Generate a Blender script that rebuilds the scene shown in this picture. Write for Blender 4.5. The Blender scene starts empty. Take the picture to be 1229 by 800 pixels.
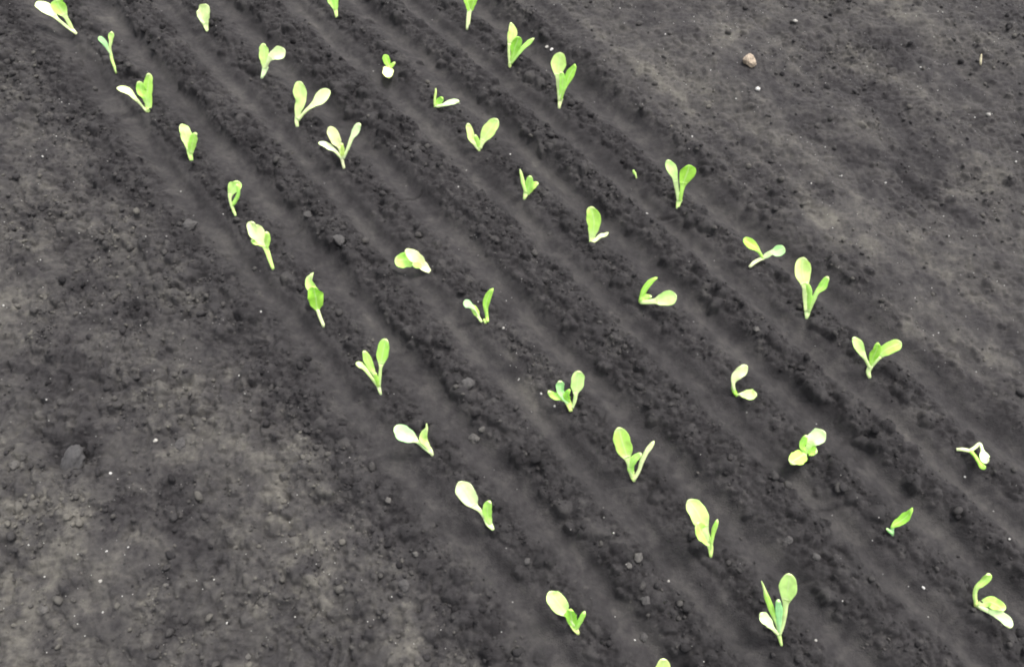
import bpy, math, random
import numpy as np
rng = np.random.default_rng(7); random.seed(7)
SC = bpy.context.scene
COL = SC.collection
R = math.radians

# ------------------------------------------------------------------ camera
H = 1.0                      # camera height above the beds, metres
PITCH = R(59.4)              # below horizontal
FPX = 1000.0; W0, H0 = 1229.0, 800.0
cd = bpy.data.cameras.new('camera'); cam = bpy.data.objects.new('camera', cd); COL.objects.link(cam)
cam.location = (0, 0, H); cam.rotation_euler = (R(90) - PITCH, 0, 0)
cd.sensor_width = 36; cd.lens = 36 * FPX / W0; cd.clip_start = 0.01; cd.clip_end = 2000
SC.camera = cam

# ------------------------------------------------------------------ sky, sun, exposure (bright overcast day)
SUN_EL, SUN_AZ = R(66), R(42)        # azimuth clockwise from +Y: high, from beyond the rows on the right
w = bpy.data.worlds.new('World'); SC.world = w; w.use_nodes = True
nt = w.node_tree; bg = nt.nodes['Background']
sky = nt.nodes.new('ShaderNodeTexSky'); sky.sky_type = 'NISHITA'; sky.sun_disc = False
sky.sun_elevation = SUN_EL; sky.sun_rotation = SUN_AZ; sky.air_density = 1.0; sky.dust_density = 4.0; sky.ozone_density = 1.0
hs = nt.nodes.new('ShaderNodeHueSaturation'); hs.inputs['Saturation'].default_value = 0.22
nt.links.new(sky.outputs[0], hs.inputs['Color']); nt.links.new(hs.outputs[0], bg.inputs['Color'])
bg.inputs['Strength'].default_value = 0.15
sd = bpy.data.lights.new('sun', 'SUN'); so = bpy.data.objects.new('sun', sd); COL.objects.link(so)
sd.energy = 1.8; sd.angle = R(17); sd.color = (1, 0.97, 0.93)
so.rotation_euler = (R(90) - SUN_EL, 0, math.pi - SUN_AZ)
SC.view_settings.view_transform = 'Standard'; SC.view_settings.look = 'None'
SC.view_settings.gamma = 1; SC.view_settings.exposure = 1.85
SC.render.engine = 'CYCLES'; SC.cycles.pixel_filter_type = 'BLACKMAN_HARRIS'; SC.cycles.filter_width = 2.0

# ------------------------------------------------------------------ photo point -> ground point
FWD = np.array([0, math.cos(PITCH), -math.sin(PITCH)]); UP = np.array([0, math.sin(PITCH), math.cos(PITCH)])
RT = np.array([1.0, 0, 0]); C0 = np.array([0, 0, H])
def ray(px, py): return FWD * FPX + RT * (px - W0 / 2) - UP * (py - H0 / 2)
def gp(px, py, z=0.0):
    d = ray(px, py); return C0 + d * ((z - H) / d[2])
AZ = math.atan2(1614.0, 1000 * math.cos(PITCH) + 1690 * math.sin(PITCH))   # rows run this far left of straight ahead
RU = np.array([-math.sin(AZ), math.cos(AZ)]); RV = np.array([math.cos(AZ), math.sin(AZ)])
def vof(x400): p = gp(x400, 400); return float(p[:2] @ RV)
def uv_of(px, py): p = gp(px, py)[:2]; return float(p @ RU), float(p @ RV)

# ------------------------------------------------------------------ noise
def vnoise(x, y, cell, seed, ang=None):
    """smooth value noise, about -1..1"""
    r_ = np.random.default_rng(seed); N = 512
    T = r_.uniform(-1, 1, (N, N)).astype(np.float32)
    if ang is None: ang = (seed * 0.7) % 3.1
    a, b = math.cos(ang), math.sin(ang)
    X = (x * a + y * b) / cell + 37.3 + seed; Y = (-x * b + y * a) / cell + 11.7
    xi = np.floor(X); yi = np.floor(Y); fx = (X - xi).astype(np.float32); fy = (Y - yi).astype(np.float32)
    xi = xi.astype(np.int64) % N; yi = yi.astype(np.int64) % N; xj = (xi + 1) % N; yj = (yi + 1) % N
    fx = fx * fx * (3 - 2 * fx); fy = fy * fy * (3 - 2 * fy)
    return (T[yi, xi] * (1 - fx) + T[yi, xj] * fx) * (1 - fy) + (T[yj, xi] * (1 - fx) + T[yj, xj] * fx) * fy
def fbm(x, y, cell, seed, n=4, g=0.5):
    s = 0; a = 1; t = 0
    for i in range(n): s = s + a * vnoise(x, y, cell / 2.03 ** i, seed + 13 * i); t += a; a *= g
    return s / t * 1.5
def sstep(a, b, x): t = np.clip((x - a) / (b - a), 0, 1); return t * t * (3 - 2 * t)

def catmull(P, n, tipped=False):
    P = np.asarray(P, float); d = np.r_[0, np.cumsum(np.linalg.norm(np.diff(P[:, :2], axis=0), axis=1) + 1e-6)]
    t = d / d[-1]; q = np.linspace(0, 1, n); q = .45 * q + .55 * np.sin(q * math.pi / 2) if tipped else q; out = np.zeros((n, P.shape[1]))
    m = np.zeros_like(P)
    for i in range(len(P)):
        a, b = max(i - 1, 0), min(i + 1, len(P) - 1); m[i] = (P[b] - P[a]) / (t[b] - t[a])
    for k, x in enumerate(q):
        i = min(np.searchsorted(t, x, side='right') - 1, len(P) - 2); h = t[i + 1] - t[i]; s = (x - t[i]) / h
        out[k] = (2 * s ** 3 - 3 * s ** 2 + 1) * P[i] + (s ** 3 - 2 * s ** 2 + s) * h * m[i] + (-2 * s ** 3 + 3 * s ** 2) * P[i + 1] + (s ** 3 - s ** 2) * h * m[i + 1]
    return out, q
# ------------------------------------------------------------------ terrain
STEP = 0.0018
X0, X1, Y0, Y1 = -1.25, 1.25, -0.12, 1.62
def axis(a, b):
    core = np.arange(a, b, STEP); ext = []; s = STEP; d = 0
    while d < 260: s *= 1.045; d += s; ext.append(d)
    ext = np.array(ext)
    return np.concatenate([(a - ext)[::-1], core, core[-1] + ext]), len(ext), len(core)
ax, nex, ncx = axis(X0, X1); ay, ney, ncy = axis(Y0, Y1)
GX, GY = np.meshgrid(ax, ay)
dist = np.sqrt(np.maximum(0, np.maximum(X0 - GX, GX - X1)) ** 2 + np.maximum(0, np.maximum(Y0 - GY, GY - Y1)) ** 2)
far = 1 - sstep(0.15, 0.9, dist)
U = GX * RU[0] + GY * RU[1]; V = GX * RV[0] + GY * RV[1]
Vw = V + 0.006 * vnoise(U, V, 0.25, 3, 0) + 0.004 * vnoise(U, V, 0.05, 4, 0) + 0.0018 * fbm(GX, GY, 0.022, 5, 2)

ROWX = [396, 594, 806, 992]
px2v = (vof(700) - vof(600)) / 100
def smoothbox(v, c, hw, soft): return sstep(c - hw - soft, c - hw + soft, v) * (1 - sstep(c + hw - soft, c + hw + soft, v))
Hh = np.zeros_like(GX); groove = np.zeros_like(GX); crumb = np.zeros_like(GX)
prof = np.zeros_like(GX)
for k, xr in enumerate(ROWX):
    c = vof(xr)
    for off, hw, dep in ((-37, 16, 0.009), (66, 16, 0.0105)):
        if k == 3 and off > 0: off, hw = 62, 18
        cc = c + off * px2v
        wob = 1 + 0.25 * vnoise(U, U * 0 + k + off, 0.2, 40 + k)
        prof -= dep * wob * np.exp(-((Vw - cc) / (hw * 1.2 * px2v)) ** 2 * (1 + ((Vw - cc) / (hw * 1.2 * px2v)) ** 2) * .8)
        groove = np.maximum(groove, smoothbox(Vw, cc, hw * px2v, 12 * px2v))
    crumb = np.maximum(crumb, 1.0 * smoothbox(Vw, c + 14 * px2v, 18 * px2v, 10 * px2v))       # crumbly strip the seedlings stand in
    prof += 0.003 * smoothbox(Vw, c + 14 * px2v, 17 * px2v, 8 * px2v)
for k in range(3):                                              # wide crumbly ridges between rows
    a = vof(ROWX[k] + 86); b = vof(ROWX[k + 1] - 58); c = (a + b) / 2; hw = (b - a) / 2
    m = smoothbox(Vw, c, hw, 9 * px2v)
    crumb = np.maximum(crumb, m); prof += (0.007 + 0.0035 * vnoise(U, V, 0.12, 60 + k)) * np.exp(-((Vw - c) / (hw * 1.1)) ** 2)
cl = vof(ROWX[0] - 92)
crumb = np.maximum(crumb, 0.95 * smoothbox(Vw + 0.012 * vnoise(U, V, 0.09, 71), cl - 14 * px2v, 46 * px2v, 26 * px2v))
prof += 0.009 * np.exp(-((Vw - vof(ROWX[0] - 84)) / (30 * px2v)) ** 2)
# the beds either side
leftbed = 1 - sstep(vof(ROWX[0] - 150), vof(ROWX[0] - 90), V)
rightbed = sstep(vof(ROWX[3] + 78), vof(ROWX[3] + 112), V + 0.006 * vnoise(U, V, 0.08, 77))
prof += 0.004 * leftbed + 0.012 * rightbed
crumb = np.maximum(crumb, 0.6 * smoothbox(Vw, vof(ROWX[3] + 106), 9 * px2v, 9 * px2v))
Hh += prof
Hh += leftbed * (0.007 * fbm(GX, GY, 0.16, 101, 4) + 0.004 * fbm(GX, GY, 0.035, 111, 3))
Hh += rightbed * (0.0022 * vnoise(V, U * .12, 0.018, 126, 0) + 0.007 * vnoise(V, U * 0.28, 0.10, 121, 0) + 0.004 * fbm(GX, GY, 0.09, 131, 4) + 0.003 * vnoise(V, U * .35, 0.035, 125, 0))
rough = 1 - 0.82 * groove
Hh += rough * (0.0016 * fbm(GX, GY, 0.03, 141, 3) + 0.0011 * fbm(GX, GY, 0.009, 151, 3)) + 0.0005 * fbm(GX, GY, 0.012, 157, 2)
bil = lambda c, s: np.sqrt(np.abs(vnoise(GX, GY, c, s)) + .02) - .55          # rounded lumps with creases between
lumpy = np.clip(0.45 + 0.8 * fbm(GX, GY, 0.10, 171, 3), 0, 1.3)
Hh += (crumb + 0.10) * (0.0030 * fbm(GX, GY, 0.022, 161, 3) + 0.0045 * bil(0.017, 163) + 0.0032 * bil(0.009, 165) + 0.0018 * bil(0.0055, 167)) * (1 - .75 * groove)
Hh += (leftbed + .55 * rightbed) * (0.40 + lumpy) * (0.0085 * bil(0.030, 173) + 0.0070 * bil(0.014, 175) + 0.0048 * bil(0.0075, 177))

def patch(px, py, rx, ry, ang=0, p=1.0):
    """ellipse on the ground: centre and radii in photo pixels, ang = tilt of the long axis in the picture"""
    c = gp(px, py)[:2]; a = R(ang)
    e1 = gp(px + rx * math.cos(a), py + rx * math.sin(a))[:2] - c
    e2 = gp(px - ry * math.sin(a), py + ry * math.cos(a))[:2] - c
    M = np.linalg.inv(np.array([e1, e2]).T)
    dx = GX - c[0] + 0.012 * N1; dy = GY - c[1] + 0.012 * N2
    q = (M[0, 0] * dx + M[0, 1] * dy) ** 2 + (M[1, 0] * dx + M[1, 1] * dy) ** 2
    return np.exp(-np.minimum(q, 30) * p)
N1 = fbm(GX, GY, 0.05, 201, 3); N2 = fbm(GX, GY, 0.05, 211, 3)
# hollows and mounds that can be seen in the photograph
for (px, py, rx, ry, an, h) in [(88, 545, 26, 21, 10, -0.016), (60, 450, 60, 30, 20, -0.006), (190, 620, 60, 45, 30, -0.007), (240, 690, 40, 60, 10, -0.006),
        (110, 330, 90, 40, 30, -0.007), (70, 380, 60, 30, 20, -0.006), (25, 300, 50, 40, 0, 0.006), (130, 640, 60, 40, 0, 0.005), (320, 560, 60, 40, 30, 0.005),
        (300, 700, 90, 16, -15, 0.006), (180, 745, 40, 16, 0, -0.008), (400, 690, 60, 40, 10, 0.003), (730, 40, 60, 26, 40, -0.006), (760, 95, 50, 20, 30, 0.005), (1110, 70, 40, 14, 20, -0.009),
        (960, 105, 40, 14, 25, -0.006), (1100, 215, 60, 26, 40, -0.008), (1000, 240, 130, 18, 48, 0.007), (1180, 200, 70, 18, 45, 0.006), (870, 80, 50, 20, 20, 0.004), (1160, 130, 20, 30, 50, -0.008), (995, 140, 60, 16, 35, 0.006), (1060, 340, 70, 22, 35, 0.004)]:
    Hh += h * patch(px, py, rx, ry, an)

DM = np.clip(1 + 1.1 * fbm(GX, GY, 0.028, 215, 3), .1, 2)
# how dry (pale) the surface soil is
dry = 0.30 + 0.10 * fbm(GX, GY, 0.05, 301, 4) + 0.14 * fbm(GX, GY, 0.012, 305, 3)
dry += leftbed * (0.20 + 0.13 * fbm(GX, GY, 0.13, 311, 4) + 0.16 * fbm(GX, GY, 0.03, 315, 4)) + rightbed * (0.17 + 0.12 * vnoise(V, U * .10, 0.022, 327, 0) + 0.16 * vnoise(V, U * .3, 0.06, 321, 0) + 0.13 * fbm(GX, GY, 0.07, 325, 4))
dry += 0.08 * groove - 0.09 * crumb
dry += 0.09 * vnoise(V, U * .12, 0.014, 331, 0) * groove
for (px, py, rx, ry, an, a) in [(30, 310, 60, 70, 20, .45), (170, 265, 70, 26, 20, .25), (40, 560, 60, 100, 0, .35), (110, 650, 120, 60, 20, .35), (40, 720, 80, 70, 0, .3), (230, 500, 90, 40, 30, .15), (330, 570, 90, 45, 35, .35), (330, 700, 120, 22, -12, .35),
        (300, 640, 60, 30, 0, .2), (400, 700, 90, 60, 20, .12), (60, 450, 60, 30, 10, -.4), (100, 340, 110, 36, 25, -.3), (190, 625, 70, 50, 30, -.45), (240, 690, 40, 60, 0, -.35), (180, 745, 50, 20, 0, -.3), (86, 540, 36, 28, 0, -.5), (360, 760, 60, 30, 0, -.15),
        (960, 235, 80, 14, 50, .4), (1000, 290, 60, 30, 30, .4), (1085, 390, 40, 14, 30, .4), (880, 60, 70, 20, 20, .3), (1000, 140, 50, 16, 30, .3), (1170, 210, 80, 18, 42, .35), (1090, 20, 90, 20, 30, .2), (700, 60, 50, 14, 40, .15), (780, 90, 40, 14, 30, .2),
        (1100, 205, 60, 36, 40, -.4), (930, 110, 60, 18, 30, -.3), (1110, 75, 80, 18, 25, -.25), (1010, 190, 90, 18, 40, -.2), (620, 440, 60, 14, 55, .45), (650, 475, 30, 12, 55, .3), (560, 275, 40, 8, 50, .25), (1040, 563, 14, 6, 10, .3),
        (480, 15, 60, 16, 40, .05), (120, 30, 40, 30, 30, .15), (960, 560, 60, 30, 45, -.1)]:
    dry += (0.45 if a > 0 else 0.60) * a * patch(px, py, rx, ry, an, 0.9) * DM

# crumbs pressed into the surface: each one stamped into the relief
core = (slice(ney, ney + ncy), slice(nex, nex + ncx))
Hc = Hh[core].copy(); Cc = crumb[core]; Lc = leftbed[core]; Rc = rightbed[core]; Gc = groove[core]; Dc = dry[core]
clump = np.clip(0.5 + 0.9 * fbm(GX[core], GY[core], 0.06, 401, 3), 0, 1.4)
dens = (0.03 + 0.9 * Cc * (0.35 + clump) + 1.0 * Lc * (.2 + clump ** 2) + 0.36 * Rc * (.12 + clump ** 2)) * (1 - 0.90 * Gc)
def sample_sites(n, d):
    out = []
    while sum(len(o) for o in out) < n:
        i = rng.integers(0, ncy, 400000); j = rng.integers(0, ncx, 400000)
        k = rng.random(400000) < d[i, j] / 1.6
        out.append(np.stack([i[k], j[k]], 1))
    return np.concatenate(out)[:n]
sites = sample_sites(105000, dens)
rad = 0.0015 * (rng.random(len(sites)) ** (-0.36)); rad = np.minimum(rad, 0.009)
cs = Cc[sites[:, 0], sites[:, 1]]
rad *= 0.85 + 0.45 * cs + .25 * Lc[sites[:, 0], sites[:, 1]] * (rng.random(len(sites)) < .3)
order = np.argsort(-rad)
Hs = Hc.copy(); jit = np.zeros_like(Hc)
for q in order:
    i, j = sites[q]; r = rad[q]; n = int(r * 1.5 / STEP) + 1
    if i < n or j < n or i >= ncy - n - 1 or j >= ncx - n - 1: continue
    yy, xx = np.mgrid[-n:n + 1, -n:n + 1] * STEP
    a = random.random() * 6.28; th = np.arctan2(yy, xx)
    e = 1 + 0.22 * math.sin(a) * np.cos(2 * th + a) + 0.14 * np.cos(3 * th + a * 3) + .08 * np.cos(5 * th - a * 2)
    d = (xx ** 2 + yy ** 2) / (r * e) ** 2
    sl = (xx * math.cos(a) + yy * math.sin(a)) * 0.25
    hb = r * (0.95 * np.sqrt(np.clip(1 - d ** 1.3, 0, 1)) - 0.22) + sl
    win = (slice(i - n, i + n + 1), slice(j - n, j + n + 1))
    nb = Hs[i, j] * 0.75 + Hc[i, j] * 0.25 + hb
    m = (d < 1) & (nb > Hc[win])
    Hc[win] = np.where(m, nb, Hc[win]); jit[win] = np.where(m, random.uniform(-1, 1), jit[win])
dry[core] += 0.14 * jit
# fine cracks and scratches
def crack(pts, wpx, dep):
    global Hc
    P, _ = catmull([(x, y) for x, y in pts], 60); G = np.array([gp(x, y)[:2] for x, y in P]); G += rng.normal(size=G.shape) * .0008
    i0 = int((G[:, 1].min() - .02 - ay[ney]) / STEP); i1 = int((G[:, 1].max() + .02 - ay[ney]) / STEP); j0 = int((G[:, 0].min() - .02 - ax[nex]) / STEP); j1 = int((G[:, 0].max() + .02 - ax[nex]) / STEP)
    sl = (slice(max(i0, 0), i1), slice(max(j0, 0), j1)); xx = GX[core][sl]; yy = GY[core][sl]; d = np.full(xx.shape, 9.)
    for a, b in zip(G[:-1], G[1:]):
        e = b - a; t = np.clip(((xx - a[0]) * e[0] + (yy - a[1]) * e[1]) / (e @ e + 1e-12), 0, 1)
        d = np.minimum(d, np.hypot(xx - a[0] - t * e[0], yy - a[1] - t * e[1]))
    Hc[sl] -= dep * np.exp(-(d / (wpx * .0011)) ** 2)
for pts, w_, d_ in [([(450, 229), (470, 239), (490, 238), (506, 228)], 1.3, .004), ([(455, 246), (468, 252), (480, 246)], 1.6, .004), ([(334, 283), (345, 282), (354, 276), (362, 270)], 1.3, .003), ([(655, 326), (668, 327), (682, 322)], 1.4, .004),
        ([(960, 608), (975, 612), (1000, 610), (1020, 606), (1040, 612)], 1.5, .003), ([(920, 690), (940, 700), (975, 697)], 1.4, .003), ([(20, 210), (30, 240), (36, 260)], 1.6, .004), ([(120, 250), (150, 244), (175, 240)], 1.6, .003),
        ([(60, 372), (68, 366), (76, 362)], 2.2, .005), ([(315, 665), (340, 668), (380, 655)], 2, .004), ([(150, 650), (156, 640), (160, 632)], 2, .005), ([(790, 258), (812, 260)], 1.6, .004), ([(790, 130), (800, 133), (806, 127)], 1.5, .004), ([(1120, 780), (1150, 700), (1160, 690)], 1.2, .0015)]: crack(pts, w_, d_)
Hh[core] = Hc
Hh *= far
def ground_z(x, y):
    fx = (x - ax[nex]) / STEP; fy = (y - ay[ney]) / STEP
    i = int(np.clip(fy, 0, ncy - 2)); j = int(np.clip(fx, 0, ncx - 2)); a = min(max(fy - i, 0), 1); b = min(max(fx - j, 0), 1)
    return float((Hc[i, j] * (1 - b) + Hc[i, j + 1] * b) * (1 - a) + (Hc[i + 1, j] * (1 - b) + Hc[i + 1, j + 1] * b) * a)
def on_ground(px, py):
    z = 0.0
    for _ in range(6): p = gp(px, py, z); z = ground_z(p[0], p[1])
    return gp(px, py, z)


def newmat(name):
    m = bpy.data.materials.new(name); m.use_nodes = True; t = m.node_tree
    return m, t, t.nodes['Principled BSDF']
def N(t, typ, **kw):
    n = t.nodes.new(typ)
    for k, v in kw.items():
        if k in n.inputs: n.inputs[k].default_value = v
        else: setattr(n, k, v)
    return n
def soil_material(name, gain=1.0):
    m, t, b = newmat(name); L = t.links.new
    at = N(t, 'ShaderNodeAttribute', attribute_name='dry')
    tc = N(t, 'ShaderNodeTexCoord')
    n1 = N(t, 'ShaderNodeTexNoise', Scale=150.0, Detail=6.0, Roughness=0.65); L(tc.outputs['Object'], n1.inputs['Vector'])
    n2 = N(t, 'ShaderNodeTexNoise', Scale=22.0, Detail=4.0, Roughness=0.6); L(tc.outputs['Object'], n2.inputs['Vector'])
    a1 = N(t, 'ShaderNodeMath', operation='MULTIPLY_ADD'); L(n1.outputs['Fac'], a1.inputs[0]); a1.inputs[1].default_value = 0.70; L(at.outputs['Fac'], a1.inputs[2])
    a2 = N(t, 'ShaderNodeMath', operation='MULTIPLY_ADD'); L(n2.outputs['Fac'], a2.inputs[0]); a2.inputs[1].default_value = 0.30; L(a1.outputs[0], a2.inputs[2])
    a3 = N(t, 'ShaderNodeMath', operation='SUBTRACT'); L(a2.outputs[0], a3.inputs[0]); a3.inputs[1].default_value = 0.50
    cr = N(t, 'ShaderNodeValToRGB'); L(a3.outputs[0], cr.inputs[0])
    e = cr.color_ramp.elements
    stops = [(0.0, (.0090, .0083, .0087)), (0.32, (.0200, .0187, .0190)), (0.6, (.0335, .0314, .0300)), (1.0, (.068, .0635, .0555))]
    e[0].position, e[1].position = 0, 1
    e[0].color = (*[c * gain for c in stops[0][1]], 1); e[1].color = (*[c * gain for c in stops[3][1]], 1)
    for p, c in stops[1:3]: x = e.new(p); x.color = (*[v * gain for v in c], 1)
    L(cr.outputs[0], b.inputs['Base Color'])
    b.inputs['Roughness'].default_value = 0.93; b.inputs['Specular IOR Level'].default_value = 0.10
    n3 = N(t, 'ShaderNodeTexNoise', Scale=420.0, Detail=5.0, Roughness=0.7); L(tc.outputs['Object'], n3.inputs['Vector'])
    bp = N(t, 'ShaderNodeBump', Strength=1.0, Distance=0.0022); L(n3.outputs['Fac'], bp.inputs['Height']); L(bp.outputs[0], b.inputs['Normal'])
    return m
SOIL = soil_material('dark_soil')
def rock_material(name, c1, c2, rough=.9, scale=300):
    m, t, b = newmat(name); L = t.links.new
    tc = N(t, 'ShaderNodeTexCoord'); n1 = N(t, 'ShaderNodeTexNoise', Scale=scale, Detail=5.0); L(tc.outputs['Object'], n1.inputs['Vector'])
    cr = N(t, 'ShaderNodeValToRGB'); L(n1.outputs['Fac'], cr.inputs[0]); e = cr.color_ramp.elements
    e[0].position, e[1].position = .32, .68; e[0].color = (*c1, 1); e[1].color = (*c2, 1)
    L(cr.outputs[0], b.inputs['Base Color']); b.inputs['Roughness'].default_value = rough
    bp = N(t, 'ShaderNodeBump', Strength=0.5, Distance=0.0008); L(n1.outputs['Fac'], bp.inputs['Height']); L(bp.outputs[0], b.inputs['Normal'])
    return m
GREYCLOD = rock_material('grey_clod', (.022, .0200, .019), (.042, .0385, .034))
BLACKCLOD = rock_material('black_clod', (.0085, .0078, .0080), (.0235, .0218, .0220))
DARKCLOD = rock_material('dark_clod', (.012, .0108, .0105), (.026, .0235, .0225))
TANSTONE = rock_material('tan_stone', (.075, .058, .042), (.22, .172, .122), .8, 500)
PALESTONE = rock_material('pale_stone', (.09, .086, .078), (.21, .20, .18), .7, 500)
WHITEGRIT = rock_material('white_grit', (.15, .147, .137), (.33, .32, .30), .5, 900)
STRAW = rock_material('straw', (.30, .26, .16), (.50, .45, .30), .7, 300)

def leaf_material():
    m, t, b = newmat('leaf_tissue'); L = t.links.new
    at = N(t, 'ShaderNodeAttribute', attribute_name='tint'); uv = N(t, 'ShaderNodeUVMap', uv_map='uv')
    sp = N(t, 'ShaderNodeSeparateXYZ'); L(uv.outputs[0], sp.inputs[0])
    d = N(t, 'ShaderNodeMath', operation='SUBTRACT'); L(sp.outputs[0], d.inputs[0]); d.inputs[1].default_value = .5
    d2 = N(t, 'ShaderNodeMath', operation='ABSOLUTE'); L(d.outputs[0], d2.inputs[0])
    # side veins: v - 0.5*|u-.5| repeated
    k = N(t, 'ShaderNodeMath', operation='MULTIPLY_ADD'); L(d2.outputs[0], k.inputs[0]); k.inputs[1].default_value = -0.55; L(sp.outputs[1], k.inputs[2])
    k2 = N(t, 'ShaderNodeMath', operation='MULTIPLY'); L(k.outputs[0], k2.inputs[0]); k2.inputs[1].default_value = 44.0
    k3 = N(t, 'ShaderNodeMath', operation='SINE'); L(k2.outputs[0], k3.inputs[0])
    k4 = N(t, 'ShaderNodeMapRange'); L(k3.outputs[0], k4.inputs[0]); k4.inputs[1].default_value = .75; k4.inputs[2].default_value = 1.0
    rib = N(t, 'ShaderNodeMapRange'); L(d2.outputs[0], rib.inputs[0]); rib.inputs[1].default_value = .02; rib.inputs[2].default_value = .07; rib.inputs[3].default_value = 1; rib.inputs[4].default_value = 0
    mx = N(t, 'ShaderNodeMath', operation='MULTIPLY'); L(k4.outputs[0], mx.inputs[0]); mx.inputs[1].default_value = .3
    mm = N(t, 'ShaderNodeMath', operation='MAXIMUM'); L(mx.outputs[0], mm.inputs[0]); L(rib.outputs[0], mm.inputs[1])
    vf = N(t, 'ShaderNodeMath', operation='MULTIPLY'); L(mm.outputs[0], vf.inputs[0]); vf.inputs[1].default_value = .45
    tc = N(t, 'ShaderNodeTexCoord'); nn = N(t, 'ShaderNodeTexNoise', Scale=120.0, Detail=3.0); L(tc.outputs['Object'], nn.inputs['Vector'])
    mr = N(t, 'ShaderNodeMapRange'); L(nn.outputs['Fac'], mr.inputs[0]); mr.inputs[1].default_value = .3; mr.inputs[2].default_value = .7; mr.inputs[3].default_value = .84; mr.inputs[4].default_value = 1.10
    hv = N(t, 'ShaderNodeHueSaturation'); L(at.outputs['Color'], hv.inputs['Color']); L(mr.outputs[0], hv.inputs['Value'])
    mix = N(t, 'ShaderNodeMixRGB'); L(vf.outputs[0], mix.inputs[0]); L(hv.outputs[0], mix.inputs[1]); mix.inputs[2].default_value = (.68, .80, .42, 1)
    L(mix.outputs[0], b.inputs['Base Color']); b.inputs['Roughness'].default_value = .42; b.inputs['Specular IOR Level'].default_value = .5
    tr = N(t, 'ShaderNodeBsdfTranslucent'); L(mix.outputs[0], tr.inputs[0])
    ms = N(t, 'ShaderNodeMixShader'); ms.inputs[0].default_value = .38
    L(b.outputs[0], ms.inputs[1]); L(tr.outputs[0], ms.inputs[2]); L(ms.outputs[0], t.nodes['Material Output'].inputs[0])
    bp = N(t, 'ShaderNodeBump', Strength=0.35, Distance=0.0006); bp.invert = True; L(mm.outputs[0], bp.inputs['Height']); L(bp.outputs[0], b.inputs['Normal'])
    return m
LEAF = leaf_material()

# ------------------------------------------------------------------ the ground, one sheet to the horizon
def mesh_from(name, V3, F, mat, smooth=True):
    me = bpy.data.meshes.new(name); V3 = np.asarray(V3, np.float32); F = np.asarray(F, np.int32); k = F.shape[1]
    me.vertices.add(len(V3)); me.vertices.foreach_set('co', V3.ravel())
    me.loops.add(F.size); me.loops.foreach_set('vertex_index', F.ravel())
    me.polygons.add(len(F)); me.polygons.foreach_set('loop_start', np.arange(0, F.size, k, dtype=np.int32)); me.polygons.foreach_set('loop_total', np.full(len(F), k, np.int32))
    me.polygons.foreach_set('use_smooth', np.full(len(F), smooth)); me.update(calc_edges=True); me.materials.append(mat)
    o = bpy.data.objects.new(name, me); COL.objects.link(o); return o
ny, nx = GX.shape
idx = np.arange(ny * nx).reshape(ny, nx)
F = np.stack([idx[:-1, :-1], idx[:-1, 1:], idx[1:, 1:], idx[1:, :-1]], -1).reshape(-1, 4)
g = mesh_from('ground', np.stack([GX, GY, Hh], -1).reshape(-1, 3), F, SOIL)
a = g.data.attributes.new('dry', 'FLOAT', 'POINT'); a.data.foreach_set('value', np.clip(dry, -.2, 1.3).astype(np.float32).ravel())
g['kind'] = 'structure'; g['label'] = 'dark raked soil with pressed planting furrows'

# ------------------------------------------------------------------ loose crumbs and grit (uncountable)
def ico(sub):
    import bmesh
    bm = bmesh.new(); bmesh.ops.create_icosphere(bm, subdivisions=sub, radius=1)
    v = np.array([x.co[:] for x in bm.verts]); f = np.array([[q.index for q in p.verts] for p in bm.faces]); bm.free(); return v, f
I1, I2, I3, I4 = ico(1), ico(2), ico(3), ico(4)
def lump(base, amp, seed, flat=.8):
    v, f = base; r_ = np.random.default_rng(seed); s = np.ones(len(v))
    for _ in range(7):
        d = r_.normal(size=3); d /= np.linalg.norm(d); s += amp * r_.uniform(-1, 1) * np.cos(r_.uniform(1.2, 4.0) * (v @ d) * 1.5 + r_.uniform(0, 6))
    for _ in range(4):                                  # broken flat faces
        d = r_.normal(size=3); d /= np.linalg.norm(d); c = r_.uniform(.62, .85); q = (v * s[:, None]) @ d
        s = np.where(q > c, s * (c + (q - c) * .25) / np.maximum(q, 1e-6), s)
    return v * s[:, None] * np.array([1, r_.uniform(.75, 1), flat * r_.uniform(.75, 1)]), f
def rotz(v, a):
    c, s = np.cos(a), np.sin(a); return np.stack([v[:, 0] * c - v[:, 1] * s, v[:, 0] * s + v[:, 1] * c, v[:, 2]], 1)
def scatter(name, sites, radii, base, mat, sink, amp=.12, drys=None, lab=None):
    T = [lump(base, amp, 900 + i) for i in range(14)]
    VV, FF, DD = [], [], []; off = 0
    for q, (i, j) in enumerate(sites):
        v, f = T[q % 14]; r = radii[q]; v = rotz(v, random.random() * 6.28) * r
        x = ax[nex + j] + random.uniform(-1, 1) * STEP; y = ay[ney + i] + random.uniform(-1, 1) * STEP
        VV.append(v + np.array([x, y, Hc[i, j] + r * sink])); FF.append(f + off); off += len(v)
        DD.append(np.full(len(v), (drys[q] if drys is not None else 0)))
    o = mesh_from(name, np.concatenate(VV), np.concatenate(FF), mat)
    at = o.data.attributes.new('dry', 'FLOAT', 'POINT'); at.data.foreach_set('value', np.concatenate(DD).astype(np.float32))
    o['kind'] = 'stuff'; o['label'] = lab; o['category'] = 'soil crumbs'; return o
s1 = sample_sites(22000, dens); r1 = np.minimum(0.0011 * rng.random(len(s1)) ** -0.38, 0.0065)
scatter('soil_crumbs', s1, r1, I2, SOIL, 0.35, .12, dry[core][s1[:, 0], s1[:, 1]] + rng.uniform(-.25, .35, len(s1)), 'loose dark crumbs of soil lying on the ridges and beds')
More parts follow.
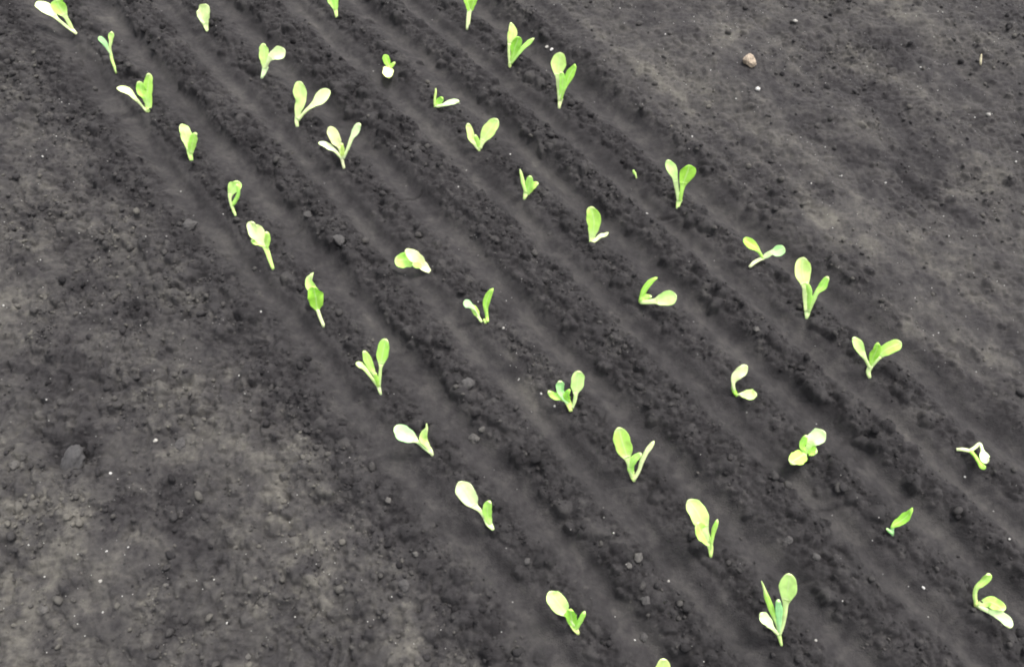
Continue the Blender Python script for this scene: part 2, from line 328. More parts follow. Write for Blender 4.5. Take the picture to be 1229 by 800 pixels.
# pale grit
gd = 0.05 + 0.5 * np.clip(Lc, 0, 1) * .45 + 0.30 * Rc + 0.05 * Cc
for (px, py, rx, ry, an, aa) in [(625, 440, 50, 16, 55, 2.2), (650, 475, 40, 14, 60, 2.2), (565, 280, 30, 10, 50, .8), (610, 350, 40, 20, 60, .8), (740, 10, 60, 14, 20, .8), (865, 50, 40, 40, 0, .8), (470, 460, 20, 10, 0, .6)]:
    gd = gd + aa * patch(px, py, rx, ry, an)[core]
s2 = sample_sites(2400, gd); r2 = np.minimum(0.0005 * rng.random(len(s2)) ** -0.32, 0.0020)
o = scatter('white_grit', s2, r2, I1, WHITEGRIT, 0.5, .1, None, 'tiny white mineral grains scattered over the dark soil'); o['category'] = 'grit'

# ------------------------------------------------------------------ single clods and stones
def tag(o, label, cat, group=None):
    o['label'] = label; o['category'] = cat
    if group: o['group'] = group
def stone(name, px, py, w, mat, label, cat, seed, group=None, flat=.8, sink=.3):
    p = on_ground(px, py); m = p - C0; dep = float(m @ FWD); r = w / 2 * dep / FPX
    v, f = lump(I4, .10, seed, flat); r_ = np.random.default_rng(seed)
    fine = sum(.055 * np.abs(np.sin(v @ (r_.normal(size=3) * 3.5) + r_.uniform(0, 6))) for _ in range(7)) - .2 + sum(.02 * np.sin(v @ (r_.normal(size=3) * 11) + r_.uniform(0, 6)) for _ in range(6))
    v = v * (1 + fine[:, None])
    o = mesh_from(name, v * r, f, mat); o.location = (p[0], p[1], p[2] + r * sink); o.rotation_euler = (0, 0, seed * 1.3)
    tag(o, label, cat, group); return o
GC = 'larger clods of earth lying loose'
CLODS = [
 (90, 549, 40, BLACKCLOD, 'large dark blocky soil clod sitting in the hollow at left'),
 (766, 669, 13, GREYCLOD, 'grey angular clod on the ridge left of the seedling with a broad yellow leaf'),
 (755, 679, 8, GREYCLOD, 'small rounded pale-grey clod just below the angular grey one on the lower ridge'),
 (775, 720, 13, DARKCLOD, 'dark oval clod on the ridge midway between the two bottom seedlings'),
 (773, 764, 11, DARKCLOD, 'dark rounded clod near the bottom edge right of the seedling with the yellow oval leaf'),
 (570, 526, 15, GREYCLOD, 'flattish grey clod in the furrow right of the seedling with a big sideways oval leaf'),
 (579, 515, 9, GREYCLOD, 'small grey clod touching the flattish one above it in the furrow'),
 (466, 600, 9, GREYCLOD, 'pale grey rounded clod left of the white-leaved seedling in the leftmost row'),
 (499, 665, 8, GREYCLOD, 'small pale pebble-like clod on the bed edge below the white-leaved seedling'),
 (632, 674, 10, DARKCLOD, 'rounded dark clod in the planting strip above the bottom seedling of the leftmost row'),
 (370, 258, 11, DARKCLOD, 'dark rounded clod on the ridge beside the small looped seedling'),
 (227, 271, 17, DARKCLOD, 'broad low dark clod left of the small looped seedling'),
 (407, 288, 14, DARKCLOD, 'dark clod on the ridge between the looped seedling and the flopped white one'),
 (947, 648, 14, DARKCLOD, 'dark clod on the ridge below the four-leaved seedling, upper of two'),
 (979, 668, 12, DARKCLOD, 'dark clod on the ridge above the tall forked seedling at bottom right, lower of two'),
 (19, 558, 13, GREYCLOD, 'grey rounded clod at the left edge beside the dark hollow'),
 (217, 532, 16, DARKCLOD, 'dark clod on the left bed to the right of the pale pebble'),
 (484, 702, 17, DARKCLOD, 'dark domed clod on the bed edge at the bottom, left of the leftmost row'),
 (54, 732, 12, GREYCLOD, 'grey clod on the pale soil in the bottom left corner'),
 (298, 788, 9, GREYCLOD, 'small grey clod at the bottom edge of the left bed'),
 (199, 703, 8, GREYCLOD, 'small pale clod in the dark patch of the lower left bed'),
 (560, 462, 20, DARKCLOD, 'large dark crumbly clod on the ridge left of the gritty pale patch'),
 (908, 395, 9, GREYCLOD, 'small grey clod in the strip between the third and fourth rows'),
 (306, 322, 7, GREYCLOD, 'small clod beside the white bud-like seedling in the leftmost row'),
]
for i, (px, py, wd, m, lab) in enumerate(CLODS):
    stone('soil_clod', px, py, wd * .9, m, lab, 'soil clod', 50 + i, GC, .55 if wd > 30 else .75, .02 if wd > 30 else .12)
stone('tan_stone', 898, 75, 19, TANSTONE, 'knobbly tan stone lying on the bare soil at upper right', 'stone', 11, flat=.8, sink=.45)
GP = 'small pale pebbles on the soil'
for i, (px, py, wd, lab) in enumerate([(187, 529, 8, 'round whitish pebble on the left bed above and right of the dark hollow'), (133, 568, 6, 'white pebble just right of and below the dark hollow'),
        (656, 57, 6, 'white flake lying above the tall yellow-leaved seedling at top centre, left of a pair'), (662, 60, 7, 'larger white flake lying above the tall yellow-leaved seedling at top centre, right of a pair'),
        (954, 26, 8, 'pale grey pebble above and right of the tan stone'), (909, 108, 10, 'flat pale pebble just below the tan stone'), (604, 394, 5, 'tiny bright white pebble right of the two-stalked seedling at centre'), (632, 438, 0, ''),
        (979, 768, 5, 'white pebble lying right of the tall forked seedling at the bottom'), (1108, 705, 6, 'white pebble between the tall forked seedling and the bent seedling at bottom right'), (802, 697, 5, 'white chip on the ridge left of the broad yellow seedling near the bottom'),
        (1158, 572, 4, 'tiny white pebble below the fallen white seedling'), (121, 697, 7, 'pale pebble in the lower left bed'), (685, 394, 0, ''), (1186, 138, 8, 'pale grey pebble on the right-hand bed near the right edge')]):
    if wd: stone('pebble', px, py, wd * .62, PALESTONE if i % 2 == 0 else WHITEGRIT, lab, 'pebble', 150 + i, GP, .7, .4)

# ------------------------------------------------------------------ seedlings
CL = {'w': (.78, .90, .47), 'y': (.68, .88, .30), 'c': (.74, .83, .44), 'l': (.50, .80, .16), 'g': (.37, .70, .08), 'b': (.40, .72, .30), 'd': (.10, .30, .03), 's': (.74, .83, .44)}  # 'w': pale tissue whitened further, skylight overexposing the blades put into the colour
TILT = R(30)
def lift(base, bpx, px, py, extra, ztop=None):
    """photo point -> 3D point on a leaning plane through the plant's base, never below the soil"""
    n = np.array([0, -math.cos(TILT), math.sin(TILT)])
    d = ray(px, py); s = float((base - C0) @ n) / float(d @ n); p = C0 + d * s
    dist = math.hypot(px - bpx[0], py - bpx[1])
    zmin = base[2] + 0.00045 * dist + 0.0045 * min(1, dist / 4)
    z = max(p[2], zmin) + extra
    return C0 + d * ((z - H) / d[2])
def ring_mesh(name, rings, uvs, tints, parent, org):
    K = rings.shape[1]; n = len(rings)
    V3 = np.concatenate([rings.reshape(-1, 3), rings[:1].mean(1), rings[-1:].mean(1)]) - org
    F = []
    for i in range(n - 1):
        for k in range(K):
            k2 = (k + 1) % K; F.append((i * K + k, i * K + k2, (i + 1) * K + k2, (i + 1) * K + k))
    a0 = n * K; a1 = a0 + 1
    T = [(a0, (k + 1) % K, k) for k in range(K)] + [(a1, (n - 1) * K + k, (n - 1) * K + (k + 1) % K) for k in range(K)]
    me = bpy.data.meshes.new(name); me.from_pydata([tuple(v) for v in V3], [], F + T); me.materials.append(LEAF)
    me.polygons.foreach_set('use_smooth', [True] * len(me.polygons))
    UV = np.concatenate([uvs.reshape(-1, 2), [[.5, uvs[0, 0, 1]]], [[.5, uvs[-1, 0, 1]]]]); lay = me.uv_layers.new(name='uv')
    li = np.zeros(len(me.loops), np.int32); me.loops.foreach_get('vertex_index', li); lay.data.foreach_set('uv', UV[li].astype(np.float32).ravel())
    TT = np.concatenate([np.repeat(tints, K, 0), tints[:1], tints[-1:]]); TT = np.c_[TT, np.ones(len(TT))]
    at = me.attributes.new('tint', 'FLOAT_COLOR', 'POINT'); at.data.foreach_set('color', TT.astype(np.float32).ravel())
    me.update(); o = bpy.data.objects.new(name, me); COL.objects.link(o); o.parent = parent; return o
def blade(kind, base, bpx, pts, col, parent, up=0.0, roll=0.0, seed=0, cup=.14):
    """one leaf or stem: spine points (photo x, y, width) swept with a flattened section that follows a 3D spine"""
    S, t = catmull([p[:3] for p in pts], 42 if kind == 'leaf' else 12, kind == 'leaf')
    if kind == 'leaf':
        ws = np.maximum(S[:, 2], 1)
        for _ in range(6): ws[1:-1] = ws[:-2] * .25 + ws[1:-1] * .5 + ws[2:] * .25
        if pts[-1][2] > 2.5 and ws.max() > 7:          # rounded tip: the outer half follows an ellipse
            m_ = int(np.argmax(ws)); u = (t - t[m_]) / (1 - t[m_] + 1e-9)
            ws[m_:] = np.maximum(ws.max() * np.sqrt(np.clip(1 - u[m_:] ** 2.2, 0, 1)), .08 * ws.max())
        else: ws *= np.sqrt(np.clip(1 - np.clip((t - .93) / .0705, 0, 1) ** 2, 0, 1)) * .9 + .1
        S[:, 2] = ws
    pos = np.array([lift(base, bpx, x, y, up * tt) for (x, y, _), tt in zip(S, t)])
    ker = np.array([.25, .5, .25])
    for _ in range(3): pos[1:-1] = pos[:-2] * .25 + pos[1:-1] * .5 + pos[2:] * .25
    wd = np.maximum(S[:, 2], 1.0) * np.array([float((p - C0) @ FWD) for p in pos]) / FPX
    tan = np.gradient(pos, axis=0); tan /= np.linalg.norm(tan, axis=1)[:, None] + 1e-9
    r_ = np.random.default_rng(seed + 5); ph = r_.uniform(0, 6.28, 4)
    K = 18; phi = np.arange(K) / K * 2 * math.pi; rings = np.zeros((len(pos), K, 3)); uvs = np.zeros((len(pos), K, 2))
    for i in range(len(pos)):
        vdir = C0 - pos[i]; vdir /= np.linalg.norm(vdir); nf = vdir * .8 + np.array([0, 0, .55]); 
        wv = np.cross(tan[i], nf); wv /= np.linalg.norm(wv) + 1e-9; nv = np.cross(wv, tan[i])
        c_, s_ = math.cos(roll), math.sin(roll); wv, nv = wv * c_ + nv * s_, nv * c_ - wv * s_
        hw = wd[i] * .47; th = min(.42 * wd[i], max(.00035, .0018 - .30 * max(0, wd[i] - .004)))
        if kind == 'leaf': hw *= 1 + .045 * math.sin(17 * t[i] + ph[0]) + .02 * math.sin(31 * t[i] + ph[1])
        x = np.cos(phi) * hw; fl = max(0, min(1, (wd[i] - .005) / .008))
        y = np.sin(phi) * th + fl * (cup * hw * 2 * (np.cos(phi) ** 2 - .3) + .10 * hw * np.sin(t[i] * 9 + ph[2] + 1.5 * np.sign(x)) * np.cos(phi) ** 2)
        rings[i] = pos[i] + x[:, None] * wv + y[:, None] * nv; uvs[i, :, 0] = np.cos(phi) / 2 + .5; uvs[i, :, 1] = t[i]
    c = np.array(CL[col[0]]) * np.array([1 + .07 * math.sin(ph[3]), 1, 1 + .1 * math.sin(ph[2])]); pet = np.array(CL['s'] if col[0] in 'wyclb' else CL['l']) * .96
    mxw = wd.max(); f = sstep(.35, .85, wd / mxw) if kind == 'leaf' else np.ones(len(wd))
    tint = pet[None] * (1 - f[:, None]) + c[None] * f[:, None]
    tint = c[None] * .35 + tint * .65
    if kind == 'leaf':                          # petiole split from the blade as its own sub-part
        k = int(np.argmax(wd > .52 * mxw)); 
        if t[k] > .28 and k > 5:
            lf = ring_mesh('leaf', rings[k - 1:], uvs[k - 1:], tint[k - 1:], parent, base)
            ring_mesh('petiole', rings[:k], uvs[:k], tint[:k], lf, base); return lf
    return ring_mesh(kind, rings, uvs, tint, parent, base)
def seedling(bx, by, parts, label, group='lettuce seedlings planted in rows', name='lettuce_seedling', cat='seedling'):
    """parts: (points, colour, extra lift in mm, roll in degrees); first part is the stem when its colour starts with '_'"""
    base = on_ground(bx, by) - np.array([0, 0, .0015])
    e = bpy.data.objects.new(name, None); COL.objects.link(e); e.location = base; e.empty_display_size = .01
    tag(e, label, cat, group)
    sd_ = int(bx * 7 + by)
    for q, p in enumerate(parts):
        pts, col = p[0], p[1]; up = (p[2] if len(p) > 2 else 0) / 1000; rl = R(p[3]) if len(p) > 3 else R(random.uniform(-18, 18))
        if col[0] == '_': blade('stem', base, (bx, by), pts, col[1:], e, 0, 0, sd_)
        else: blade('leaf', base, (bx, by), pts, col, e, up + q * .0008, rl, sd_ + q * 31)
    return e
#SEEDLINGS
exec_list = [
# ---- leftmost row
(92, 41, [([(92,41,3),(88,37,4.5),(85,34,4.5)],'_s'), ([(88,38,3),(79,31,4),(68,22,4),(62,15,12),(53,9,15),(46,6,11),(42,7,4)],'w'), ([(87,36,4),(83,28,5),(78,19,6),(74,13,15),(71,8,18),(69,3,15),(68,0,5)],'l',4), ([(73,10,4),(72,4,7),(72,-3,8),(73,-8,3)],'g',1)],
 'top seedling of the leftmost row, one white leaf pointing left beside a round lime leaf'),
(140, 88, [([(140,88,3),(137,79,3),(134,71,3.5),(133,64,3.2)],'_y'), ([(133,65,3),(132,56,3),(133,50,4),(133,45,6),(134,41,6),(134,38,2)],'y'), ([(134,67,2),(129,58,4),(125,51,6.5),(121,47,6.5),(118,45,4)],'b',2)],
 'thin wiry seedling, second from the top in the leftmost row, with two very small leaves'),
(177, 135, [([(178,135,5),(178,130,7),(178,126,8)],'_y'), ([(176,134,2.5),(168,124,3),(161,117,5),(155,110,8.5),(147,107,8),(140,106,4)],'w',3), ([(179,132,6),(178,121,9),(177,112,11),(178,100,11),(179,93,9),(178,88,4)],'l',0), ([(178,128,5),(175,117,9),(170,109,12),(168,102,9),(166,98,4)],'l',3)],
 'third seedling of the leftmost row, upright lime leaves with a slim white leaf arching left'),
(230, 193, [([(230,193,4.5),(228,185,6),(227,178,7)],'_y'), ([(228,180,6),(225,168,13),(222,158,14),(219,152,10),(218,149,4)],'y',0), ([(229,184,5),(230,176,9),(232,168,10),(234,162,7),(236,160,3)],'l',4)],
 'upright seedling with closed folded leaves, one pale tip, fourth in the leftmost row'),
(282, 259, [([(283,259,3),(280,252,3.5),(278,246,4)],'_y'), ([(278,247,3),(276,239,3.5),(277,232,7),(280,226,14),(284,221,14),(285,217,5)],'y',0), ([(279,246,4),(283,240,5),(286,233,4),(286,226,4),(284,221,3)],'l',2)],
 'small looped seedling whose two stalks curl together into one little pale green head'),
(328, 323, [([(328,323,3.5),(324,312,5),(321,302,6),(318,295,7)],'_y'), ([(319,296,6),(313,286,15),(307,277,19),(303,270,14),(303,266,5)],'w',2), ([(319,297,6),(321,289,8),(321,282,6),(319,278,3)],'l',1), ([(317,295,5),(311,291,8),(305,290,7),(302,287,3)],'l',0)],
 'bud-like seedling with one cupped white leaf over green ones on a long leaning stalk'),
(389, 392, [([(389,392,4),(384,380,4.2),(381,371,4.5)],'_s'), ([(381,372,5),(380,366,14),(379,357,19.5),(377,349,16),(377,344,5)],'g',6), ([(379,362,6),(376,350,9),(372,342,12),(371,336,9),(374,330,4),(376,327,1.5)],'y',0)],
 'seedling with a round green disc leaf low on its stalk, pointed pale leaf behind'),
(457, 473, [([(457,473,3),(455,466,4.5),(454,461,6)],'_s'), ([(455,463,4),(456,450,4),(457,440,4),(458,432,11),(460,420,16),(462,411,12),(464,407,4)],'l',0), ([(454,461,4),(449,449,4),(445,440,9),(441,431,10),(438,424,8),(436,421,3)],'l',3), ([(453,462,4),(443,449,4),(437,441,6),(431,437,7.5),(427,436,5)],'y',5), ([(454,463,4),(452,454,5),(450,447,3)],'l',6)],
 'fan-shaped seedling with one upright oval green leaf and two smaller leaves to its left'),
(519, 546, [([(519,546,3.5),(517,541,5),(515,538,6)],'_s'), ([(517,543,4),(508,536,4),(499,528,5),(494,525,15),(484,520,20),(477,515,15),(473,513,5)],'b',2), ([(517,542,5),(512,533,7),(508,526,11),(509,520,9),(512,514,3.5),(512,508,1.5)],'y',4)],
 'seedling with a large oval leaf stretched to the left and a ragged upright one'),
(591, 635, [([(592,635,4),(587,628,8),(583,621,7)],'_w'), ([(583,622,5),(576,612,5),(570,607,8),(564,598,21),(557,587,23),(553,581,14),(551,578,5)],'w',2), ([(588,628,6),(585,617,11),(585,609,12),(587,603,7),(588,601,3)],'l',3)],
 'seedling with one big bright white oval leaf above a small lime leaf, leftmost row'),
(694, 760, [([(694,760,4),(690,753,8),(687,748,8)],'_y'), ([(689,750,5),(682,738,6),(676,732,16),(669,722,23),(662,714,17),(659,710,6)],'y',2), ([(691,755,6),(687,745,12),(685,736,14),(685,731,6)],'g',4), ([(692,754,4),(696,745,6.5),(700,737,6),(702,733,2)],'l',3)],
 'lowest whole seedling of the leftmost row, yellow oval leaf over two small green ones'),
(800, 880, [([(800,880,4),(798,868,6),(797,860,6)],'_y'), ([(797,862,5),(795,840,6),(794,822,8),(795,808,19),(796,797,19),(796,790,6)],'y',0), ([(798,866,5),(805,850,7),(812,838,9),(818,828,3)],'l',2)],
 'pale yellow leaf tip poking up at the bottom edge of the picture'),
# ---- second row
(248, 38, [([(249,38,3),(247,31,6),(246,26,8)],'_w'), ([(247,30,7),(245,21,14),(246,13,17),(247,7,13),(247,5,6)],'w',2), ([(246,28,5),(241,20,8),(238,15,5),(237,13,2)],'w',1)],
 'small all-white spoon-shaped seedling near the top, first in the second row'),
(314, 94, [([(314,94,3),(317,86,6),(319,79,8)],'_w'), ([(318,82,5),(317,72,10),(317,62,12.5),(317,55,9),(318,53,4)],'y',0), ([(319,82,3),(322,73,5),(327,67,10),(334,64,16),(340,61,12),(342,60,5)],'w',4)],
 'short seedling with two rounded leaves side by side, the right one white'),
(357, 152, [([(357,152,4),(356,145,5),(357,140,6)],'_w'), ([(357,143,5),(358,132,9),(361,122,13),(360,110,16.5),(360,102,13),(361,98,6)],'y',0), ([(358,144,3.5),(366,134,4),(373,128,5),(378,124,9),(386,117,17),(392,112,14),(396,109,5)],'w',4)],
 'wide V-shaped seedling with a tall pale leaf and a stalked white oval leaf'),
(413, 202, [([(413,202,3.5),(411,193,4),(410,188,4.5)],'_c'), ([(410,190,3.5),(402,181,4),(396,177,7.5),(389,173,7),(382,172,3)],'c',4), ([(410,189,4),(408,178,4.5),(404,170,12),(400,161,14),(396,155,9),(394,153,4)],'c',1), ([(412,190,3.5),(418,177,4),(422,166,5),(427,157,9),(430,151,8),(433,149,4)],'w',0), ([(411,188,5),(411,179,5),(410,172,3)],'y',5)],
 'cream seedling spread like a trident with three slender leaves, second row'),
(515, 326, [([(516,326,5),(509,320,11),(504,315,11)],'_w'), ([(504,317,8),(496,312,16),(487,312,19),(479,312,18),(474,311,7)],'l',1,24), ([(508,320,8),(502,312,15),(495,306,14),(489,302,9),(486,301,4)],'w',5), ([(506,320,5),(500,318,8),(495,318,5)],'l',2)],
 'flopped seedling lying on its side, whitish rounded leaves spread flat to the left'),
(581, 386, [([(583,387,3),(582,385,4),(581,383,3)],'_y'), ([(578,386,3),(574,380,4),(571,374,8.5),(568,369,7),(566,367,3)],'l',0), ([(577,384,2),(570,372,3),(565,367,7),(560,364,10),(556,363,5)],'b',4), ([(585,386,4),(584,376,4),(583,367,7),(585,358,9.5),(589,350,6),(592,346,2)],'g',0)],
 'seedling standing as two separate stalks, a curved green blade right and small leaves left'),
(686, 493, [([(685,493,4.5),(684,487,7),(681,481,8)],'_y'), ([(687,489,3.5),(690,480,4.5),(691,472,6),(692,465,14),(693,457,18),(694,449,15),(695,445,6)],'y',2), ([(682,483,6),(677,476,9),(673,470,9),(672,464,12),(672,459,8),(672,457,4)],'b',2), ([(680,480,6),(673,476,9),(666,475,9),(661,472,6),(658,469,3)],'l',3), ([(682,482,6),(680,474,9),(682,470,6),(684,467,2)],'g',4)],
 'bushy seedling with crinkled green leaves on the left and one upright yellow oval leaf'),
(761, 577, [([(761,577,3.5),(759,571,6),(758,566,7)],'_y'), ([(759,572,5),(756,560,6),(753,550,7),(751,543,17),(747,531,22),(744,520,18),(742,513,6)],'l',0), ([(761,575,4),(767,564,4.5),(770,554,5.5),(776,542,6),(781,535,6),(785,529,3)],'w',2), ([(758,569,6),(757,559,9),(761,551,10),(767,546,7),(770,544,3)],'l',4)],
 'seedling with a large upright green paddle leaf left and a thin pale stalk right'),
(853, 668, [([(853,668,3),(853,658,6.5),(851,650,8)],'_y'), ([(850,650,6),(846,634,9),(842,625,20),(836,613,24),(829,604,17),(826,600,6)],'y',2), ([(852,653,7),(846,644,17),(841,637,19),(838,630,9),(837,627,3)],'l',5), ([(853,658,3.5),(855,645,4),(857,635,6),(860,627,5),(861,623,2)],'l',2)],
 'seedling with a broad yellow leaf above a frilly green one, near the bottom'),
(938, 774, [([(938,774,3),(936,765,4.5),(934,758,7)],'_y'), ([(935,761,5),(940,746,6),(942,733,6),(943,723,7),(944,715,16),(946,704,22),(947,694,18),(947,688,6)],'y',0), ([(935,757,5),(935,744,7),(935,732,9.5),(934,724,8),(934,719,3)],'b',5), ([(934,754,3),(929,740,4.5),(925,728,8),(920,715,6),(917,705,3),(914,697,1.5)],'l',0), ([(934,761,4),(928,754,5),(922,746,12),(916,740,14),(913,736,7)],'w',7)],
 'tallest forked seedling at the bottom, a pale paddle leaf beside a thin pointed leaf'),
# ---- third row
(404, 21, [([(404,21,3),(403,13,5),(401,7,7)],'_y'), ([(402,10,5),(398,2,9),(396,-5,9),(396,-11,3)],'l',2), ([(403,12,5),(403,2,6),(404,-8,6),(405,-13,2)],'l',0)],
 'seedling cut off by the top edge, lime green, first of the third row'),
(468, 86, [([(468,86,3),(468,82,3.5),(467,79,4)],'_w'), ([(468,81,4),(465,75,8),(463,70,9),(461,66,4)],'g',1), ([(467,80,6),(466,84,13),(466,89,13),(467,93,5)],'w',7,0), ([(468,81,3),(471,78,5),(474,75,2)],'l',3)],
 'tiny seedling with a green leaf above a white leaf bent toward the viewer'),
(522, 129, [([(522,129,3),(523,127,4),(523,126,4)],'_y'), ([(522,128,2.8),(522,118,3),(523,111,2.5),(523,106,1.5)],'y',0), ([(523,127,4),(526,123,8),(529,120,8),(531,117,3)],'g',3), ([(523,128,3),(532,126,4),(540,123,7),(547,122,6.5),(551,122,3)],'w',4)],
 'small L-shaped seedling with one thin upright stalk and one leaf lying to the right'),
(575, 181, [([(575,181,3),(575,177,5),(575,174,6)],'_y'), ([(574,179,3.5),(569,172,4),(566,167,8),(564,158,9),(562,151,7),(562,148,3)],'y',1), ([(576,178,5),(579,170,6),(582,164,13),(588,155,17),(594,147,13),(597,143,4)],'y',2), ([(575,177,4),(573,169,6),(570,162,3)],'l',4)],
 'V-shaped yellow-green seedling near the top centre with a wide oval right leaf'),
(629, 239, [([(629,239,3),(631,233,6),(632,229,7)],'_y'), ([(632,232,6),(635,223,10),(636,215,9),(636,211,4)],'l',2), ([(633,232,6),(638,225,9),(643,221,8),(646,220,4)],'l',4), ([(631,231,3),(628,220,4.5),(626,211,4),(624,203,1.5)],'y',0)],
 'small seedling with a heart-shaped green leaf and a thin spike on its left, third row'),
(708, 293, [([(708,293,3),(710,289,6),(711,286,7)],'_y'), ([(710,290,6),(711,281,9),(713,270,16),(712,260,18),(710,252,14),(710,248,6)],'l',1), ([(710,291,4),(716,287,5),(721,283,5.5),(726,282,5.5),(730,279,2)],'w',4)],
 'seedling with one tall upright lime leaf and a short white stub leaf pointing right'),
(768, 363, [([(768,363,3.5),(769,361,5),(770,359,5)],'_y'), ([(768,362,4),(771,353,6),(775,345,8),(780,339,7),(785,335,5),(789,333,2)],'g',1), ([(770,361,5),(774,357,7),(779,356,6),(782,356,2)],'l',4), ([(769,363,4),(779,362,6),(787,361,7),(792,360,13),(800,358,19),(808,356,16),(812,355,6)],'y',7)],
 'low seedling with a yellow oval leaf stretched right and a curved green one upright'),
(884, 475, [([(885,475,4),(881,469,5),(880,464,4.5)],'_g'), ([(881,468,4),(880,460,4.5),(883,452,11),(889,446,14),(894,441,10),(897,439,4)],'w',2), ([(883,474,3),(888,473,3.5),(892,473,9),(897,473,14),(903,474,14),(908,473,6)],'y',8)],
 'seedling opened like a clam, a white leaf above and a yellow leaf below right'),
(966, 546, [([(966,547,4),(967,542,5),(968,538,5)],'_l'), ([(968,540,5),(971,534,7),(974,529,15),(980,525,21),(986,521,17),(990,518,6)],'w',6), ([(967,541,5),(971,540,11),(976,541,13.5),(980,542,6)],'l',9), ([(966,540,5),(963,535,8),(965,528,8),(968,522,4)],'l',2), ([(967,543,5),(963,546,15),(957,550,19),(952,553,14),(950,556,5)],'l',12)],
 'four-leaved seedling seen from above, leaves opened out in a ring, third row'),
(1071, 642, [([(1071,642,3),(1071,638,4),(1071,634,4),(1072,632,4)],'_b'), ([(1072,641,2),(1069,638,4.5),(1064,634,2.5)],'b',0), ([(1070,633,3),(1074,629,8),(1081,625,11),(1088,619,11),(1093,613,5),(1095,609,2)],'g',2)],
 'half buried seedling showing only one dull green crumpled leaf and a pale scrap'),
(1172, 727, [([(1171,727,4),(1171,723,4.5),(1171,720,5)],'_y'), ([(1171,722,5),(1170,713,5),(1172,705,6),(1178,700,7.5),(1184,694,10),(1186,690,8),(1186,688,3)],'l',2), ([(1172,725,4),(1180,724,9),(1188,722,14),(1195,725,16),(1201,729,12),(1203,733,5)],'l',8), ([(1172,727,4),(1182,731,5),(1192,735,8),(1200,738,11),(1207,743,13),(1211,749,9),(1212,753,4)],'w',5)],
 'bent S-shaped seedling at bottom right, green curl on top and a white leaf hanging low'),
# ---- rightmost row
(561, 36, [([(561,36,3.5),(562,25,5),(563,16,5.5),(564,10,7)],'_w'), ([(564,13,6),(562,5,8),(559,-4,8),(558,-9,3)],'g',1), ([(565,12,6),(568,3,8),(572,-5,7),(575,-10,2)],'g',2)],
 'seedling cut off by the top edge, thick white stalk with two green leaves, right row'),
(612, 81, [([(612,81,3),(612,76,4.5),(613,73,5)],'_y'), ([(612,77,3.5),(611,65,3.5),(611,55,3.5),(613,47,9),(615,39,12),(614,32,8),(613,27,2)],'y',0), ([(613,75,4.5),(616,66,6),(618,57,12),(621,50,12),(622,44,4)],'g',4), ([(613,76,4),(620,67,4.5),(628,57,5.5),(635,51,6),(641,46,2)],'l',2)],
 'seedling with a tall pale pointed leaf, green middle leaf and thin side leaf'),
(671, 130, [([(671,130,3),(672,123,5),(673,118,6.5)],'_s'), ([(672,121,5),(671,105,6),(670,91,7),(670,84,15),(671,75,19.5),(672,67,16),(672,63,6)],'y',0), ([(673,118,5),(675,104,8),(675,94,8),(673,86,4)],'l',3), ([(673,119,4),(678,105,4),(681,97,9),(685,88,11),(689,81,7),(690,77,2)],'g',2)],
 'tall seedling with a round yellow leaf on a long stalk and a narrow green leaf'),
(814, 252, [([(813,252,3),(814,245,5.5),(816,239,7.5)],'_y'), ([(815,241,5),(812,225,5),(810,213,7),(807,204,12),(803,197,11),(801,192,4)],'y',0), ([(816,241,5),(818,230,5),(820,220,9),(823,212,18),(826,204,19),(827,198,9)],'g',4)],
 'tall seedling with a round green leaf in front and slim yellow leaf behind'),
(899, 321, [([(899,321,3.5),(905,315,4.5),(912,311,4.5),(917,309,5)],'_w'), ([(916,310,3),(911,302,4),(907,297,9),(901,293,12.5),(895,289,11),(892,288,4)],'g',2), ([(915,310,4),(921,306,7),(926,303,6),(931,302,12),(937,300,14),(942,298,7)],'b',4)],
 'seedling leaning right on a bare white stalk that forks to two small green ovals'),
(968, 382, [([(968,382,3.5),(969,375,7),(969,370,8)],'_w'), ([(968,373,6),(966,356,6),(966,343,7),(965,335,17),(963,325,22),(963,315,19),(965,309,8)],'y',0), ([(970,370,5),(972,356,6),(971,347,6),(968,339,4)],'l',3), ([(970,374,5),(976,360,5.5),(981,350,6),(987,344,10),(990,338,9),(994,332,4)],'l',2)],
 'tall seedling with a big pale yellow paddle leaf left and a small crinkled leaf right'),
(1044, 453, [([(1044,453,4),(1042,446,5.5),(1045,439,6)],'_s'), ([(1044,441,4),(1038,429,4.5),(1034,422,9),(1030,414,12),(1026,408,9),(1024,405,3)],'y',1), ([(1046,438,5),(1048,428,10),(1052,420,12),(1053,414,7),(1054,411,2)],'g',5), ([(1045,440,5),(1054,429,6),(1060,422,13),(1068,417,16),(1077,413,14),(1082,411,6)],'l',2)],
 'seedling spread like antlers on a thick stalk with a little frilly leaf in the middle'),
(1149, 540, [([(1148,539,3.5),(1156,539,4.2),(1165,541,4.5)],'_w'), ([(1164,541,4.5),(1171,536,4.5),(1176,532,3.5),(1179,540,4),(1181,546,10),(1183,551,12),(1187,552,6)],'w',3), ([(1165,541,4.5),(1171,548,4),(1176,556,5),(1180,560,7),(1183,559,3)],'g',1)],
 'uprooted white seedling lying flat and forked, last in the rightmost row'),
]
for bx, by, parts, lab in exec_list: seedling(bx, by, parts, lab)
seedling(763, 214, [([(764,214,1.5),(763,210,2),(762,207,2.2)],'_y'), ([(763,210,1.5),(761,207,3),(760,204,2)],'l',0)], 'tiny green sprout alone in the furrow left of the tall two-leaved seedling', None, 'weed_sprout', 'weed')
def sliver(pts, label):
    base = on_ground(pts[0][0], pts[0][1]); e = blade('straw_bit', base, (pts[0][0], pts[0][1]), pts, '_s'[1:], None, 0.0, 0, 5)
    e.location = base; e.data.materials[0] = STRAW; tag(e, label, 'straw', 'bits of dry straw')
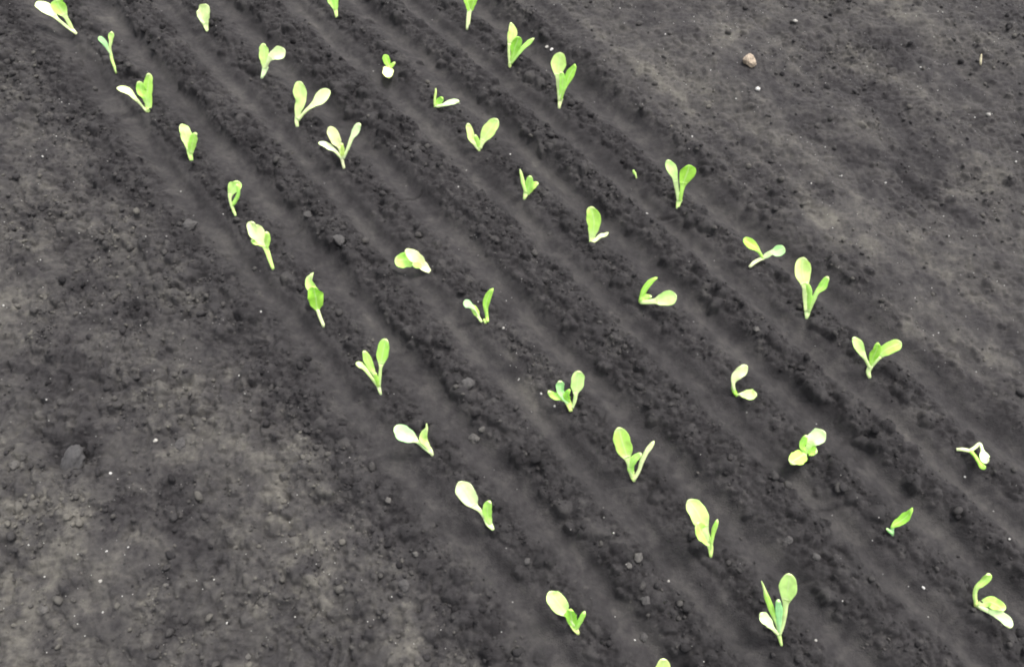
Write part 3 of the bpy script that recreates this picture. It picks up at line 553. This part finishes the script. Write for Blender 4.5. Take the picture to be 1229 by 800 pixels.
sliver([(1177, 78, 1.8), (1177, 71, 2.6), (1178, 65, 1.2)], 'short pale bit of straw standing on the right-hand bed near the corner')
